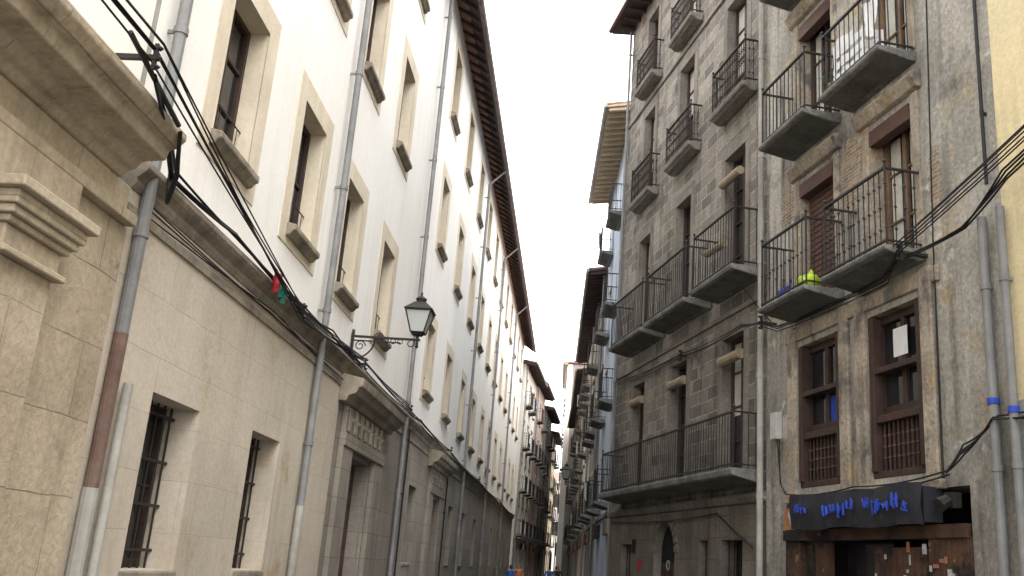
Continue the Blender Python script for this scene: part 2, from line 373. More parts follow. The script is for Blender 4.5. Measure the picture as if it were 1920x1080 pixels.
# ------------------------------------------------------------------ LEFT near: sandstone portal building
B=Bld("sandstone_portal_building")
w=B.g('wall','portal',.012)
w.box(LF,-8,2.8,-1,.10,0,4.2); w.box(LF,5.5,7.745,-1,.12,0,4.2); w.box(LF,2.8,5.5,-1,.12,3.5,4.2); w.box(LF,2.8,5.5,-1,-.5,0,3.5)
w.box(LF,5.82,6.50,.121,.28,0,3.34)
for k,(z0,z1,e) in enumerate([(3.34,3.39,.07),(3.39,3.55,.02),(3.55,3.60,.06),(3.60,3.66,.10),(3.66,3.76,.13),(3.76,3.84,.19)]):
    w.box(LF,5.82-e,6.50+e,.121,.28+e,z0,z1)
w.box(LF,5.3,6.75,.121,.22,3.84,4.2)
w.box(LF,-8,7.7,-1,.22,4.2,4.30)
w.box(LF,-8,7.6,-1,.15,4.30,4.54)
c=B.g('cornice','portal',.015)
c.prism(LF,[(-1,4.54),(.18,4.54),(.22,4.60),(.28,4.62),(.33,4.69),(.53,4.71),(.55,4.80),(.62,4.83),(.68,4.90),(.68,4.96),(-1,5.06)],-8,7.38)
c.prism(LF,[(-1,5.0),(.62,4.98),(.60,5.04),(-1,5.2)],-8,6.9)
B.g('body','white').box(LF,-8,7.75,-9,-.05,5.05,17.3)
B.g('upper_band','beige').box(LF,-8,7.745,-.05,.01,5.0,5.6)
B.done()

# left cables
E=empty("facade_cables")
brk=Part("cable_brackets",'iron',E)
cables(E,"strung_cable",[(1.0,.74,5.24),(6.42,.76,5.22),(12.7,.30,4.72),(16.6,.34,4.86)],6,.009,.005,.055,fr=LF,seed=3)
cables(E,"ledge_cable",[(6.42,.78,5.0),(7.3,.55,4.90),(8.2,.22,4.92),(10,.24,4.93),(12.7,.26,4.84),(14.35,.26,4.88),(16.6,.3,4.80)],3,.014,.010,.03,fr=LF,seed=5)
cables(E,"ledge_cable",[(16.6,.32,4.84),(20,.52,4.68),(24,.25,4.9),(30,.25,4.88),(40,.25,4.9),(52,.25,4.9),(68,.25,4.9)],5,.011,.01,.05,fr=LF,seed=6)
cables(E,"low_cable",[(8.0,.12,4.50),(12,.11,4.52),(16.3,.12,4.52)],3,.008,.004,.05,fr=LF,seed=8)
cables(E,"feed_loop",[(7.2,.70,4.9),(7.5,.60,4.62),(7.8,.42,4.50),(8.2,.2,4.92)],2,.018,.05,.02,fr=LF,seed=9)
for (a,o,z) in ((6.42,.76,5.17),(12.7,.28,4.78),(16.6,.34,4.85),(22,.3,4.9),(30,.3,4.9),(40,.3,4.9)):
    brk.box(LF,a-.02,a+.02,0.0 if a>8 else .3,o+.04,z-.02,z+.02); brk.box(LF,a-.015,a+.015,o-.015,o+.015,z-.10,z+.12)
    for q in (-.08,0,.08): brk.knob(LF,(a,o+.03,z+q),.03,.025)
brk.cyl(LF,(6.1,.70,5.2),(7.1,.72,4.92),.022,8)
brk.done()
def cloth(name,mat,fr,s,o,z,w,h,seed,parent=None):
    rnd=random.Random(seed); P=Part(name,mat,parent,smooth=True); nx,nz=8,6; pts=[]
    for j in range(nz+1):
        for i in range(nx+1):
            t=i/nx; u=j/nz
            pts.append((s+w*(t-.5)*(1-.25*u),o+.035*math.sin(t*9+seed+u*2)+rnd.uniform(-.008,.008),z-h*u*(1+.12*math.sin(t*5+seed))))
    P.add(fr,pts,[(j*(nx+1)+i,j*(nx+1)+i+1,(j+1)*(nx+1)+i+1,(j+1)*(nx+1)+i) for j in range(nz) for i in range(nx)])
    return P.done()
ce=empty("snagged_cloth"); cloth("red_cloth",'red',LF,11.3,.32,4.92,.34,.26,1,ce); cloth("green_cloth",'green',LF,11.55,.32,4.84,.22,.22,4,ce)

# ------------------------------------------------------------------ street lamp
def lamp(base,outdir,L=1.2):
    B=Bld("street_lamp"); fr=Frame((base[0],base[1]),(-outdir[1],outdir[0]),1)
    if (fr.n.x*outdir[0]+fr.n.y*outdir[1])<0: fr=Frame((base[0],base[1]),(outdir[1],-outdir[0]),1)
    z=base[2]; I=B.g('bracket','iron',.003)
    I.box(fr,-.05,.05,0,.03,z-.42,z+.12); I.box(fr,-.02,.02,.03,L+.05,z-.02,z+.02)
    I.box(fr,-.018,.018,.03,L*.75,z-.085,z-.065)
    def arc(cx,cz,r,a0,a1,th=.016,n=18,shr=0):
        pr=None
        for i in range(n+1):
            t=i/n; a=a0+(a1-a0)*t; rr=r*(1-shr*t); p=(0,cx+rr*math.cos(a),cz+rr*math.sin(a))
            if pr: I.cyl(fr,pr,p,th,5)
            pr=p
    arc(.03,z-.02,.40,-math.pi/2,0,.018)
    arc(.16,z-.17,.10,0,2*math.pi*1.4,.012,24,.7)
    arc(.50,z+.0,.10,math.pi,-math.pi*1.2,.011,20,.6)
    for q in range(4): arc(.50+.13*q,z-.053,.045,0,2*math.pi,.009,12)
    arc(L-.12,z-.07,.09,math.pi/2,-math.pi*1.4,.011,20,.6)
    z0=z+.10; I.cyl(fr,(0,L,z-.10),(0,L,z0),.025,8); I.knob(fr,(0,L,z-.12),.04,.05)
    I.cyl(fr,(0,L,z0-.02),(0,L,z0+.03),.10,8,.13)
    b,t=.12,.235; h=.40; zb=z0+.03; zt=zb+h
    cs=[(-1,-1),(1,-1),(1,1),(-1,1)]
    G=B.g('glass_panes','lampglass')
    G.add(fr,[(x*(b-.012),L+y*(b-.012),zb) for x,y in cs]+[(x*(t-.012),L+y*(t-.012),zt) for x,y in cs],[(0,1,5,4),(1,2,6,5),(2,3,7,6),(3,0,4,7)])
    for x,y in cs: I.cyl(fr,(x*b,L+y*b,zb),(x*t,L+y*t,zt),.014,6)
    for i in range(4):
        x,y=cs[i];x2,y2=cs[(i+1)%4]; I.cyl(fr,(x*t,L+y*t,zt),(x2*t,L+y2*t,zt),.018,6); I.cyl(fr,(x*b,L+y*b,zb),(x2*b,L+y2*b,zb),.014,6)
    t2=t+.03
    I.add(fr,[(x*t2,L+y*t2,zt+.01) for x,y in cs]+[(x*.10,L+y*.10,zt+.17) for x,y in cs],[(0,1,5,4),(1,2,6,5),(2,3,7,6),(3,0,4,7),(0,1,2,3),(4,5,6,7)])
    I.cyl(fr,(0,L,zt+.17),(0,L,zt+.24),.085,10,.10); I.cyl(fr,(0,L,zt+.24),(0,L,zt+.31),.11,10,.02); I.knob(fr,(0,L,zt+.34),.025,.06)
    B.done()
lamp((-4.2+.02,16.7,5.38),(1,0),1.2)

# ------------------------------------------------------------------ RIGHT: grey stone building
B=Bld("stone_apartment_building")
SE=9.2; H=17.5
cl=[(1.0,2.0),(3.95,4.9),(6.8,7.65)]
floors=[(3.52,6.2),(7.22,10.1),(11.12,13.75),(14.5,16.85)]
ops=[(a,b,z0,z1) for a,b in cl for z0,z1 in floors]
g_ops=[(4.35,5.65,0,2.75),(2.55,3.0,1.1,2.35),(.95,1.95,.0,2.35),(7.3,8.1,1.2,2.3)]
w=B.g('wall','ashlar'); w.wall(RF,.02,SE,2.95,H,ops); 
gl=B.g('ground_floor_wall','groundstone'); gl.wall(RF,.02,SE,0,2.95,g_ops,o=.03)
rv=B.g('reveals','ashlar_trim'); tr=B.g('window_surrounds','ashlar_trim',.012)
for (a,b,z0,z1) in ops:
    rv.reveal(RF,a,b,z0,z1,.4,o=.022)
    tr.box(RF,a-.2,a,-.01,.022,z0,z1); tr.box(RF,b,b+.2,-.01,.022,z0,z1); tr.box(RF,a-.2,b+.2,-.01,.0245,z1,z1+.28)
    window(B,RF,a,b,z0,z1,-.2,nx=2,nz=4,fw=.06)
    if random.random()<.3: B.g('curtains','curtain').box(RF,a+.07,b-.07,-.223,-.219,z0+random.uniform(.3,1.4),z1-.08)
for (a,b) in cl:
    bl=B.g('rolled_blinds','blind'); bl.cyl(RF,(a+.02,.06,5.75),(b-.02,.06,5.75),.10,10)
B.g('rolled_blinds','blind').cyl(RF,(1.05,.1,9.5),(1.95,.1,9.5),.09,10)
B.g('rolled_blinds','blind').cyl(RF,(1.05,.4,7.9),(1.95,.42,7.95),.08,10)
for (a,b,z0,z1) in g_ops: rv.reveal(RF,a,b,z0,z1,.35,o=.03)
for (a,b,z0,z1) in g_ops[1:]:
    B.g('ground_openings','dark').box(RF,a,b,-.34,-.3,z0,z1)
    for i in range(4): B.g('ground_grilles','iron').cyl(RF,(a+(b-a)*(i+.5)/4,-.1,z0),(a+(b-a)*(i+.5)/4,-.1,z1),.01,5)
a,b=4.35,5.65; r=(b-a)/2; cz=2.75-r; cx=(a+b)/2
sp=B.g('arch_spandrels','groundstone')
for sg in (-1,1):
    arc=[(cx+sg*r*math.cos(t*math.pi/16),cz+r*math.sin(t*math.pi/16)) for t in range(9)]
    for i in range(8):
        p,q=arc[i],arc[i+1]
        sp.add(RF,[(p[0],.03,p[1]),(q[0],.03,q[1]),(q[0],.03,2.75),(p[0],.03,2.75),(p[0],-.3,p[1]),(q[0],-.3,q[1]),(q[0],-.3,2.75),(p[0],-.3,2.75)],[(0,1,2,3),(0,4,5,1)])
vs=B.g('arch_voussoirs','ashlar_trim',.01)
for i in range(13):
    t0=math.pi*i/13+.02; t1=math.pi*(i+1)/13-.02
    q=[(cx+rr*math.cos(t),cz+rr*math.sin(t)) for t,rr in ((t0,r),(t1,r),(t1,r+.2),(t0,r+.2))]
    vs.add(RF,[(x,.028,z) for x,z in q]+[(x,.055,z) for x,z in q],[(4,5,6,7),(0,1,5,4),(1,2,6,5),(2,3,7,6),(3,0,4,7)])
B.g('arched_door','dark').box(RF,a,b,-.19,-.15,0,2.75)
B.g('arched_door_panels','brown',.01).box(RF,a+.1,cx-.04,-.15,-.12,.2,1.9); B.g('arched_door_panels','brown').box(RF,cx+.04,b-.1,-.15,-.12,.2,1.9)
pn=B.g('door_ring_mark','poster')
for k in range(16):
    t0=2*math.pi*k/16;t1=2*math.pi*(k+1)/16
    pn.cyl(RF,(cx+.1+.09*math.cos(t0),-.11,1.85+.10*math.sin(t0)),(cx+.1+.09*math.cos(t1),-.11,1.85+.10*math.sin(t1)),.01,5)
B.g('red_wall_box','red').box(RF,6.5,6.66,.04,.06,1.7,1.95)
B.g('wall_plaques','dark').box(RF,6.95,7.15,.04,.07,2.1,2.4)
st=B.g('string_courses','ashlar_trim',.015)
st.prism(RF,[(-.01,2.95),(.08,2.97),(.12,3.06),(.12,3.12),(-.01,3.15)],.02,SE)
st.box(RF,.02,SE,-.01,.05,6.62,6.72); st.box(RF,.02,SE,-.01,.05,14.12,14.2)
def balcony(B,fr,s0,s1,o,z,zt,th=.10,sp=.12,knobs=0,key='',iron='iron',slabm='slab'):
    S=B.g('balcony_slabs'+key,slabm,.012); S.prism(fr,[(.025,z),(.025,z-th-.07),(.15,z-th-.07),(o-.03,z-th+.01),(o+.02,z-th+.02),(o+.04,z-.04),(o+.04,z)],s0-.04,s1+.04)
    U=B.g('balcony_soffits'+key,'slabshade')  # sheet below the slab carrying the painted underside shade
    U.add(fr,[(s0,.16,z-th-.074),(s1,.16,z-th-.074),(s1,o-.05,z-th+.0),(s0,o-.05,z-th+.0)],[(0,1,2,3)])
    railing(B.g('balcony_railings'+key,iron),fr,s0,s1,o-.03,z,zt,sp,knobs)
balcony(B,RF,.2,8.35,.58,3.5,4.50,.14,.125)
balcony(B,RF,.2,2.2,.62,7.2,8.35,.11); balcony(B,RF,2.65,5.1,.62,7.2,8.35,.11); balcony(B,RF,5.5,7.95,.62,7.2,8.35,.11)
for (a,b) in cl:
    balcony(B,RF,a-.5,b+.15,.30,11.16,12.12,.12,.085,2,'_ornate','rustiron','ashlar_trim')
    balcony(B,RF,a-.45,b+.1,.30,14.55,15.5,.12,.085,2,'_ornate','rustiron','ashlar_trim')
body=B.g('body','greyb'); body.box(RF,.03,SE-.01,-9,-.6,0,H-.05); body.box(RF,SE-.05,SE-.003,-.6,-.002,0,H-.05); body.box(RF,.022,.07,-.6,-.004,0,H-.05)
e=B.g('eaves','eavewood',.0); e.prism(RF,[(-.1,H+.15),(.58,H-.0),(.58,H-.08),(-.1,H)],-.1,SE+.35)
x=0
while x<SE+.3: e.box(RF,x,x+.1,-.1,.5,H-.14,H-.03); x+=.5
B.g('fascia_gutter','redbrown').cyl(RF,(-.1,.63,H),(SE+.35,.63,H),.07,8)
B.g('roof','tile').prism(RF,[(.62,H+.16),(.62,H+.2),(-5,H+2.2),(-5,H+1.2)],-.1,SE+.35)
drainpipe(B,RF,.02,0,17.3,o=.14,r=.055,mat='palepipe')
drainpipe(B,RF,SE-.1,3,17.3,o=.10,r=.04,mat='pipe',key='_far')
B.done()

# ------------------------------------------------------------------ RIGHT: decayed building
B=Bld("decayed_apartment_building")
S0,S1,H=-6.22,-.02,14.2
w1=[(-2.5,-1.2),(-4.55,-3.3)]; w2=[(-2.42,-1.32),(-4.52,-3.5)]
ops=[(a,b,3.1,5.4) for a,b in w1]+[(a,b,6.02,8.25) for a,b in w2]+[(a,b,9.0,11.3) for a,b in w2]+[(a,b,12.0,13.6) for a,b in w2]
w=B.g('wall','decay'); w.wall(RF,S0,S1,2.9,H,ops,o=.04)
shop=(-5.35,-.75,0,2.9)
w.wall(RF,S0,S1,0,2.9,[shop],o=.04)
rv=B.g('reveals','decaytrim'); tr=B.g('crumbling_pilasters','decaytrim',.02)
for (a,b,z0,z1) in ops: rv.reveal(RF,a,b,z0,z1,.35,o=.04)
for (a,b) in w1:
    for x in (a-.3,b+.04): tr.box(RF,x,x+.26,.03,.10,2.98,5.75)
    tr.box(RF,a-.38,b+.38,.03,.13,2.88,3.0)
tr.box(RF,-5.0,-.8,.03,.09,5.5,5.72)
rnd=random.Random(11)
def ragged(s0,s1,z0,z1,n=40,j=.12):
    pts=[]
    for i in range(n):
        t=2*math.pi*i/n; cx=(s0+s1)/2; cz=(z0+z1)/2
        k=.85/max(abs(math.cos(t)),abs(math.sin(t)))**.5+rnd.uniform(-j,j)*1.5
        pts.append((cx+(s1-s0)/2*math.cos(t)*k,cz+(z1-z0)/2*math.sin(t)*k))
    return pts
eb=B.g('exposed_brick','exbrick')
for q in ((-3.3,-2.65,7.0,8.5),(-5.15,-4.85,6.3,7.4),(-1.1,-.6,7.6,8.5),(-5.3,-4.98,9.6,10.4)): eb.poly(RF,ragged(*q),.03,.048)
for (a,b) in w2:
    for z0,z1 in ((6.02,8.25),(9.0,11.3)):
        tr.box(RF,a-.2,a-.02,.03,.07,z0,z1+.1); tr.box(RF,b+.02,b+.2,.03,.07,z0,z1+.1)
        tr.prism(RF,[(.03,z1+.1),(.12,z1+.12),(.2,z1+.28),(.2,z1+.33),(.03,z1+.38)],a-.28,b+.28)
for (a,b) in w1:
    window(B,RF,a,b,3.95,5.39,-.12,nx=2,nz=2,fw=.11)
    T=B.g('timber_panels','brown',.008); T.box(RF,a+.005,b-.005,-.2,-.14,3.11,3.95); T.box(RF,a+.003,b-.003,-.14,.03,3.86,3.96); T.box(RF,a+.003,b-.003,-.14,.02,3.11,3.2)
    T.box(RF,a+.003,a+.12,-.1,.05,3.2,5.38); T.box(RF,b-.12,b-.003,-.1,.05,3.2,5.38)
    T.box(RF,a+.12,b-.12,-.1,.04,4.55,4.63)
    n=9
    for i in range(n):
        x=a+.2+(b-a-.4)*i/(n-1); Q=B.g('turned_balusters','brown')
        Q.cyl(RF,(x,-.05,3.2),(x,-.05,3.86),.018,6)
        for zz in (3.38,3.53,3.68): Q.knob(RF,(x,-.05,zz),.034,.06)
B.g('window_poster','whitecloth').box(RF,-4.05,-3.72,-.085,-.08,4.75,5.15)
B.g('window_blue_pane','blue').box(RF,-2.05,-1.8,-.143,-.138,4.1,4.5)
for k,(a,b) in enumerate(w2):
    for z0,z1 in ((6.02,8.25),(9.0,11.3),(12.0,13.6)):
        if k==0 and z0<7:
            B.g('roller_shutter','redbrown').box(RF,a+.04,b-.04,-.16,-.12,z0,z1-.02)
            for q in range(22): B.g('roller_slats','redbrown',.004).box(RF,a+.04,b-.04,-.12,-.105,z0+.1*q,z0+.1*q+.075)
        else:
            window(B,RF,a,b,z0,z1,-.2,nx=2,nz=3,wood='oak' if k else 'brown',key='_door%d'%k,fw=.09)
            B.g('curtains','curtain').box(RF,a+.12,a+.42,-.222,-.218,z0+.1,z1-.2) ; B.g('curtains','curtain').box(RF,b-.36,b-.12,-.222,-.218,z0+.1,z1-.2)
        B.g('shutter_boxes','redbrown',.01).box(RF,a+.01,b-.01,-.1,.07,z1-.26,z1-.01)
for (z,zt) in ((6.0,7.12),(8.95,10.0),(11.95,13.0)):
    balcony(B,RF,-2.65,-1.12,.68,z,zt,.09,.13,1 if z<7 else 0); balcony(B,RF,-4.68,-3.08,.6,z,zt,.09,.13,2 if z<7 else 0)
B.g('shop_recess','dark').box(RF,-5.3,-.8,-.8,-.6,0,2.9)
rv.reveal(RF,*shop[:2],0,2.9,.6,o=.04)
bd=B.g('shop_boards','board',.01)
bd.box(RF,-5.34,-4.55,-.06,.07,0,2.45); bd.box(RF,-4.5,-3.3,-.1,.05,0,2.2); bd.box(RF,-1.25,-.78,-.05,.07,0,2.8); bd.box(RF,-2.0,-1.7,-.1,.05,0,2.44)
for i in range(7): bd.box(RF,-5.32+i*.11,-5.32+i*.11+.095,.07,.085,.1,2.4)
bd.box(RF,-5.34,-.78,-.05,.12,2.3,2.46)
for i in range(9): bd.box(RF,-4.48+i*.13,-4.48+i*.13+.11,.05,.062,.1,2.18)
B.g('shop_glass','glass').box(RF,-3.25,-2.05,-.3,-.28,.6,2.3)
po=B.g('paper_posters','poster'); po2=B.g('red_paper_posters','poster2')
for i in range(30):
    x=random.uniform(-5.25,-3.35); z=random.uniform(1.3,2.2); ww=random.uniform(.04,.12); hh=random.uniform(.04,.14); base=.086 if x<-4.55 else .063
    (po if i%3 else po2).box(RF,x,x+ww,base+.0006*i,base+.001+.0006*i,z,z+hh)
B.g('orange_panel','orange').box(RF,-1.15,-.8,.072,.1,2.47,2.8)
for i in range(5): po.box(RF,-1.12+.02*i,-1.05+.03*i,.101+.001*i,.1015+.001*i,2.5+.04*i,2.54+.05*i)
aw=B.g('sign_fabric','black',.0,True)
nx,nz=34,6; pts=[]
for j in range(nz+1):
    for i in range(nx+1):
        t=i/nx; u=j/nz
        pts.append((-4.85+3.4*t,.34+.018*math.sin(t*23+u*3)+.015*math.sin(t*51)-.05*abs(u-.5),2.44+.015*math.sin(t*14)+(.50+.012*math.sin(t*9))*u))
aw.add(RF,pts,[(j*(nx+1)+i,j*(nx+1)+i+1,(j+1)*(nx+1)+i+1,(j+1)*(nx+1)+i) for j in range(nz) for i in range(nx)])
B.g('sign_case','black').box(RF,-4.83,-1.45,.05,.30,2.48,2.90)
bl=B.g('sign_brush_lettering','blue'); rnd=random.Random(4)
x=-4.62
for gl_ in (1,1,1,1,1,0,1,1,1,1,0,0,2,1):
    if gl_:
        h=rnd.uniform(.10,.24); zc=2.70+rnd.uniform(-.04,.05)
        for k in range(rnd.randint(3,5)):
            x0=x+rnd.uniform(0,.14); x1=x0+rnd.uniform(-.05,.05); h2=h*rnd.uniform(.4,1)
            bl.cyl(RF,(x0,.382,zc-h2/2),(x1,.382,zc+h2/2),rnd.uniform(.008,.02),6)
        if rnd.random()<.7: bl.cyl(RF,(x,.382,zc+rnd.uniform(-.1,.1)),(x+.14,.382,zc+rnd.uniform(-.1,.1)),.011,6)
    x+=.215
wl=B.g('shop_lamp','iron'); wl.box(RF,-5.2,-5.02,.05,.16,2.64,2.82); wl.cyl(RF,(-5.1,.16,2.73),(-5.1,.28,2.66),.07,8,.09)
B.g('meter_box','box',.01).box(RF,-.62,-.4,.045,.16,3.95,4.4)
body=B.g('body','greyb'); body.box(RF,S0,S1,-9,-.85,0,H-.02); body.box(RF,S1-.05,S1-.001,-.85,.036,0,H-.02)
B.g('eaves','eavewood').box(RF,S0,S1,-.2,.7,H,H+.12); B.g('roof','tile').prism(RF,[(.75,H+.13),(.75,H+.2),(-5,H+2),(-5,H+1)],S0,S1)
drainpipe(B,RF,-6.05,6.4,14,o=.1,r=.022,mat='cable',key='_thin')
drainpipe(B,RF,-5.95,0,6.0,o=.12,r=.055,mat='pipe',key='_a')
drainpipe(B,RF,-6.32,0,6.0,o=.16,r=.05,mat='pipe',key='_b')
B.g('blue_stickers','blue').cyl(RF,(-5.95,.12,3.75),(-5.95,.12,3.82),.067,12); B.g('blue_stickers','blue').cyl(RF,(-6.32,.16,3.6),(-6.32,.16,3.67),.062,12)
B.done()
def bag(name,mat,s,o,z,r,fr=RF,seed=1):
    bm=bmesh.new(); bmesh.ops.create_icosphere(bm,subdivisions=3,radius=r)
    for v in bm.verts:
        v.co*=1+.16*math.sin(v.co.x*31+seed)+.12*math.sin(v.co.y*37+v.co.z*23); v.co.z=v.co.z*.95
        if v.co.z>r*.6: v.co.x*=.5; v.co.y*=.5; v.co.z*=1.15
        if v.co.z<-r*.75: v.co.z=-r*.75
    me=bpy.data.meshes.new(name); bm.to_mesh(me); bm.free(); me.materials.append(M[mat])
    for p in me.polygons: p.use_smooth=True
    ob=bpy.data.objects.new(name,me); col.objects.link(ob); ob.location=fr.P(s,o,z+r*.75)
bag("plastic_bag",'lime',-2.4,.45,6.0,.17)
def crate(name,mat,s,o,z,w=.4,d=.26,h=.26,fr=RF):
    P=Part(name,mat,None,.008)
    P.box(fr,s,s+w,o,o+d,z,z+.02)
    k=h/.28
    for zz in (.03,.12,.21): 
        zz*=k; t=.06*k
        P.box(fr,s,s+w,o,o+.015,z+zz,z+zz+t); P.box(fr,s,s+w,o+d-.015,o+d,z+zz,z+zz+t); P.box(fr,s,s+.015,o+.015,o+d-.015,z+zz,z+zz+t); P.box(fr,s+w-.015,s+w,o+.015,o+d-.015,z+zz,z+zz+t)
    for a in (s,s+w-.03):
        for b in (o,o+d-.03): P.box(fr,a-.002,a+.032,b-.002,b+.032,z+.02,z+h)
    P.done()
crate("storage_crate",'blue',-1.75,.25,6.0,.36); crate("storage_crate",'whitecloth',-2.15,.25,6.0,.3,.25,.2)
crate("storage_crate",'whitecloth',-4.2,.2,8.95,.8,.34,.62)
le=empty("hanging_laundry")
cloth("white_sheet",'whitecloth',RF,-3.6,.50,9.75,.75,.65,2,le); cloth("white_shirt",'whitecloth',RF,-4.4,.52,9.9,.35,.55,5,le)
def plant(fr,s,o,z,h=.35,seed=1):
    E=empty("potted_plant"); p=Part("pot",'tile',E); p.cyl(fr,(s,o,z),(s,o,z+.18),.08,12,.11); p.done()
    q=Part("leaves",'plantgreen',E); r=random.Random(seed)
    for i in range(110):
        c=Vector((s+r.gauss(0,.08),o+r.gauss(0,.07),z+.2+abs(r.gauss(0,h*.4)))); a=Vector((r.uniform(-1,1),r.uniform(-1,1),r.uniform(-1,1)))*.04; b=Vector((r.uniform(-1,1),r.uniform(-1,1),r.uniform(-1,1)))*.02
        q.add(fr,[tuple(c-a),tuple(c+b),tuple(c+a),tuple(c-b)],[(0,1,2,3)])
    q.done()
plant(RF,-3.2,.45,8.95,.3,1)

# ------------------------------------------------------------------ RIGHT near: yellow building
B=Bld("yellow_apartment_building")
a,b=-24,-6.23
ops=[(x,x+1.1,z,z+2.1) for x in (-9.6,-13,-16.4,-19.8) for z in (6.2,9.4)]
w=B.g('upper_wall','yellow'); w.wall(RF,a,b,3.75,13.6,ops,o=.06)
lo=B.g('lower_wall','greywall'); lo.wall(RF,a,b,0,3.75,[(-9.8,-8.4,0,2.7),(-13,-11.6,1,2.7)],o=.075)
for q in ops: B.g('reveals','yellow').reveal(RF,*q,.3,o=.06); window(B,RF,*q,-.2)
for q in [(-9.8,-8.4,0,2.7),(-13,-11.6,1,2.7)]: B.g('lower_reveals','greywall').reveal(RF,*q,.3,o=.075); window(B,RF,*q,-.2)
B.g('body','greyb').box(RF,a,b,-9,-.6,0,13.5); B.g('body','greyb').box(RF,b-.05,b-.001,-.6,.055,0,13.5); B.g('body','greyb').box(RF,a,a+.05,-.6,.055,0,13.5)
B.g('eaves','eavewood').box(RF,a,b,-.2,.7,13.6,13.75)
B.done()

# right cables
E=empty("facade_cables")
cables(E,"strung_cable",[(-12,.35,8.0),(-4.75,.5,5.92)],5,.009,.012,.05,fr=RF,seed=13)
cables(E,"wall_run_cable",[(-4.75,.45,5.9),(-3.9,.12,5.78),(-.6,.12,5.85),(-.3,.3,5.98),(.4,.35,6.1),(4,.12,6.3),(9.1,.12,6.5)],4,.009,.012,.04,fr=RF,seed=21)
cables(E,"heavy_cable",[(-9.5,.3,7.25),(-6.6,.3,6.25),(-5.7,.2,6.0),(-4.75,.3,5.85)],4,.013,.02,.05,fr=RF,seed=14)
cables(E,"low_cable",[(-8,.15,3.75),(-6,.15,3.65),(-5.4,.16,3.3),(-5.2,.2,3.0)],4,.011,.05,.05,fr=RF,seed=15)
cables(E,"low_cable",[(-5.2,.2,3.02),(-3,.16,2.98),(-1,.16,3.0),(-.7,.14,3.2),(-.65,.14,3.95)],2,.011,.03,.03,fr=RF,seed=16)
cables(E,"wall_cable",[(-4.9,.08,2.95),(-4.95,.07,6),(-5.1,.07,11)],2,.007,0,.02,fr=RF,seed=17)
cables(E,"wall_cable",[(.4,.1,2.2),(2,.08,2.85),(9,.08,2.85)],2,.008,.01,.03,fr=RF,seed=18)
bk=Part("cable_brackets",'iron',E)
for (s,o,z) in ((-4.75,.4,5.9),(-.4,.3,5.98),(4,.12,6.28)):
    bk.box(RF,s-.02,s+.02,.02,o+.05,z-.02,z+.02); bk.box(RF,s-.02,s+.02,o,o+.04,z-.12,z+.12)
    for q in (-.1,0,.1): bk.knob(RF,(s,o+.06,z+q),.035,.03)
bk.cyl(RF,(-.35,.1,6.0),(-.9,.9,6.4),.01,5)
bk.done()

# ------------------------------------------------------------------ far buildings
def far(name,A,Bp,side,H,wm,floors,sp=2.6,eave=.8,ew='eavewood',bal=.5,seed=1,rail='iron',winw=.95,winh=1.9,dep=7):
    d=(Bp[0]-A[0],Bp[1]-A[1]); L=math.hypot(*d); fr=Frame(A,d,side); rnd=random.Random(seed)
    B=Bld(name); ops=[]; n=max(1,int(L/sp)); fh=(H-3.6)/floors
    for k in range(floors):
        for i in range(n):
            c=L*(i+.5)/n; z0=3.75+k*fh; ops.append((c-winw/2,c+winw/2,z0,min(z0+winh,z0+fh-.5)))
    g=[(L*(i+.5)/n-.7,L*(i+.5)/n+.7,0,2.7) for i in range(n)]
    B.g('wall',wm).wall(fr,0,L,0,H,ops+g)
    for q in ops:
        B.g('reveals',wm).reveal(fr,*q,.28); window(B,fr,*q,-.18,nz=2,wood='brown')
        B.g('surrounds','trim' if wm!='cream' else 'sill').box(fr,q[0]-.14,q[1]+.14,-.01,.02,q[3],q[3]+.16)
        r=rnd.random()
        if r<bal: balcony(B,fr,q[0]-.3,q[1]+.3,.5,q[2]-.02,q[2]+1.0,.10,.14,0)
        else: B.g('sills','sill').box(fr,q[0]-.1,q[1]+.1,0,.1,q[2]-.1,q[2]-.002)
        if rnd.random()<.3: B.g('blinds','blind').box(fr,q[0]+.02,q[1]-.02,-.1,-.08,q[2]+.8,q[3]-.02)
        if rnd.random()<.2: cloth("laundry",rnd.choice(['whitecloth','red','bluewall','curtain']),fr,q[0]+.4,.55,q[2]+.95,.5,.6,rnd.randint(1,9),B.e)
    for i,q in enumerate(g):
        B.g('shop_reveals',wm).reveal(fr,*q,.3); B.g('shop_doors','brown').box(fr,q[0],q[1],-.3,-.25,0,2.7)
        mm=['black','orange','redbrown','sill'][(i+seed)%4]; B.g('shop_signs_'+mm,mm,.01).box(fr,q[0]-.1,q[1]+.1,.0,.12,2.75,3.2)
    B.g('band','sill').box(fr,0,L,-.01,.08,3.35,3.47)
    b=B.g('body','greyb'); b.box(fr,0,L,-dep,-.5,0,H-.02)
    for s in (0.002,L-.052): B.g('end_walls',wm).box(fr,s,s+.05,-dep,-.003,0,H-.01)
    e=B.g('eaves',ew); e.prism(fr,[(-.1,H+.2),(eave,H+.0),(eave,H-.06),(-.1,H+.1)],-.25,L+.1)
    x=-.2
    while x<L: e.prism(fr,[(-.05,H+.08),(eave-.05,H-.07),(eave-.05,H-.17),(-.05,H-.06)],x,x+.1); x+=.45
    B.g('gutter','palepipe').cyl(fr,(-.25,eave+.07,H+.0),(L+.1,eave+.07,H+.0),.07,8)
    B.g('roof','tile').prism(fr,[(eave+.05,H+.06),(eave+.05,H+.12),(-dep*.5,H+.75),(-dep,H+.1)],-.2,L+.1)
    drainpipe(B,fr,.25,0,H-.1,o=.1,r=.05,mat='pipe')
    B.done(); return fr
far("blue_apartment_building",(1.27,29.4),(.92,38),-1,16.7,'bluewall',4,2.9,.85,'palewood',.9,3,dep=6)
far("narrow_apartment_building",(.90,38.1),(.72,47),-1,13.6,'greyb',3,2.9,.75,'eavewood',.8,4)
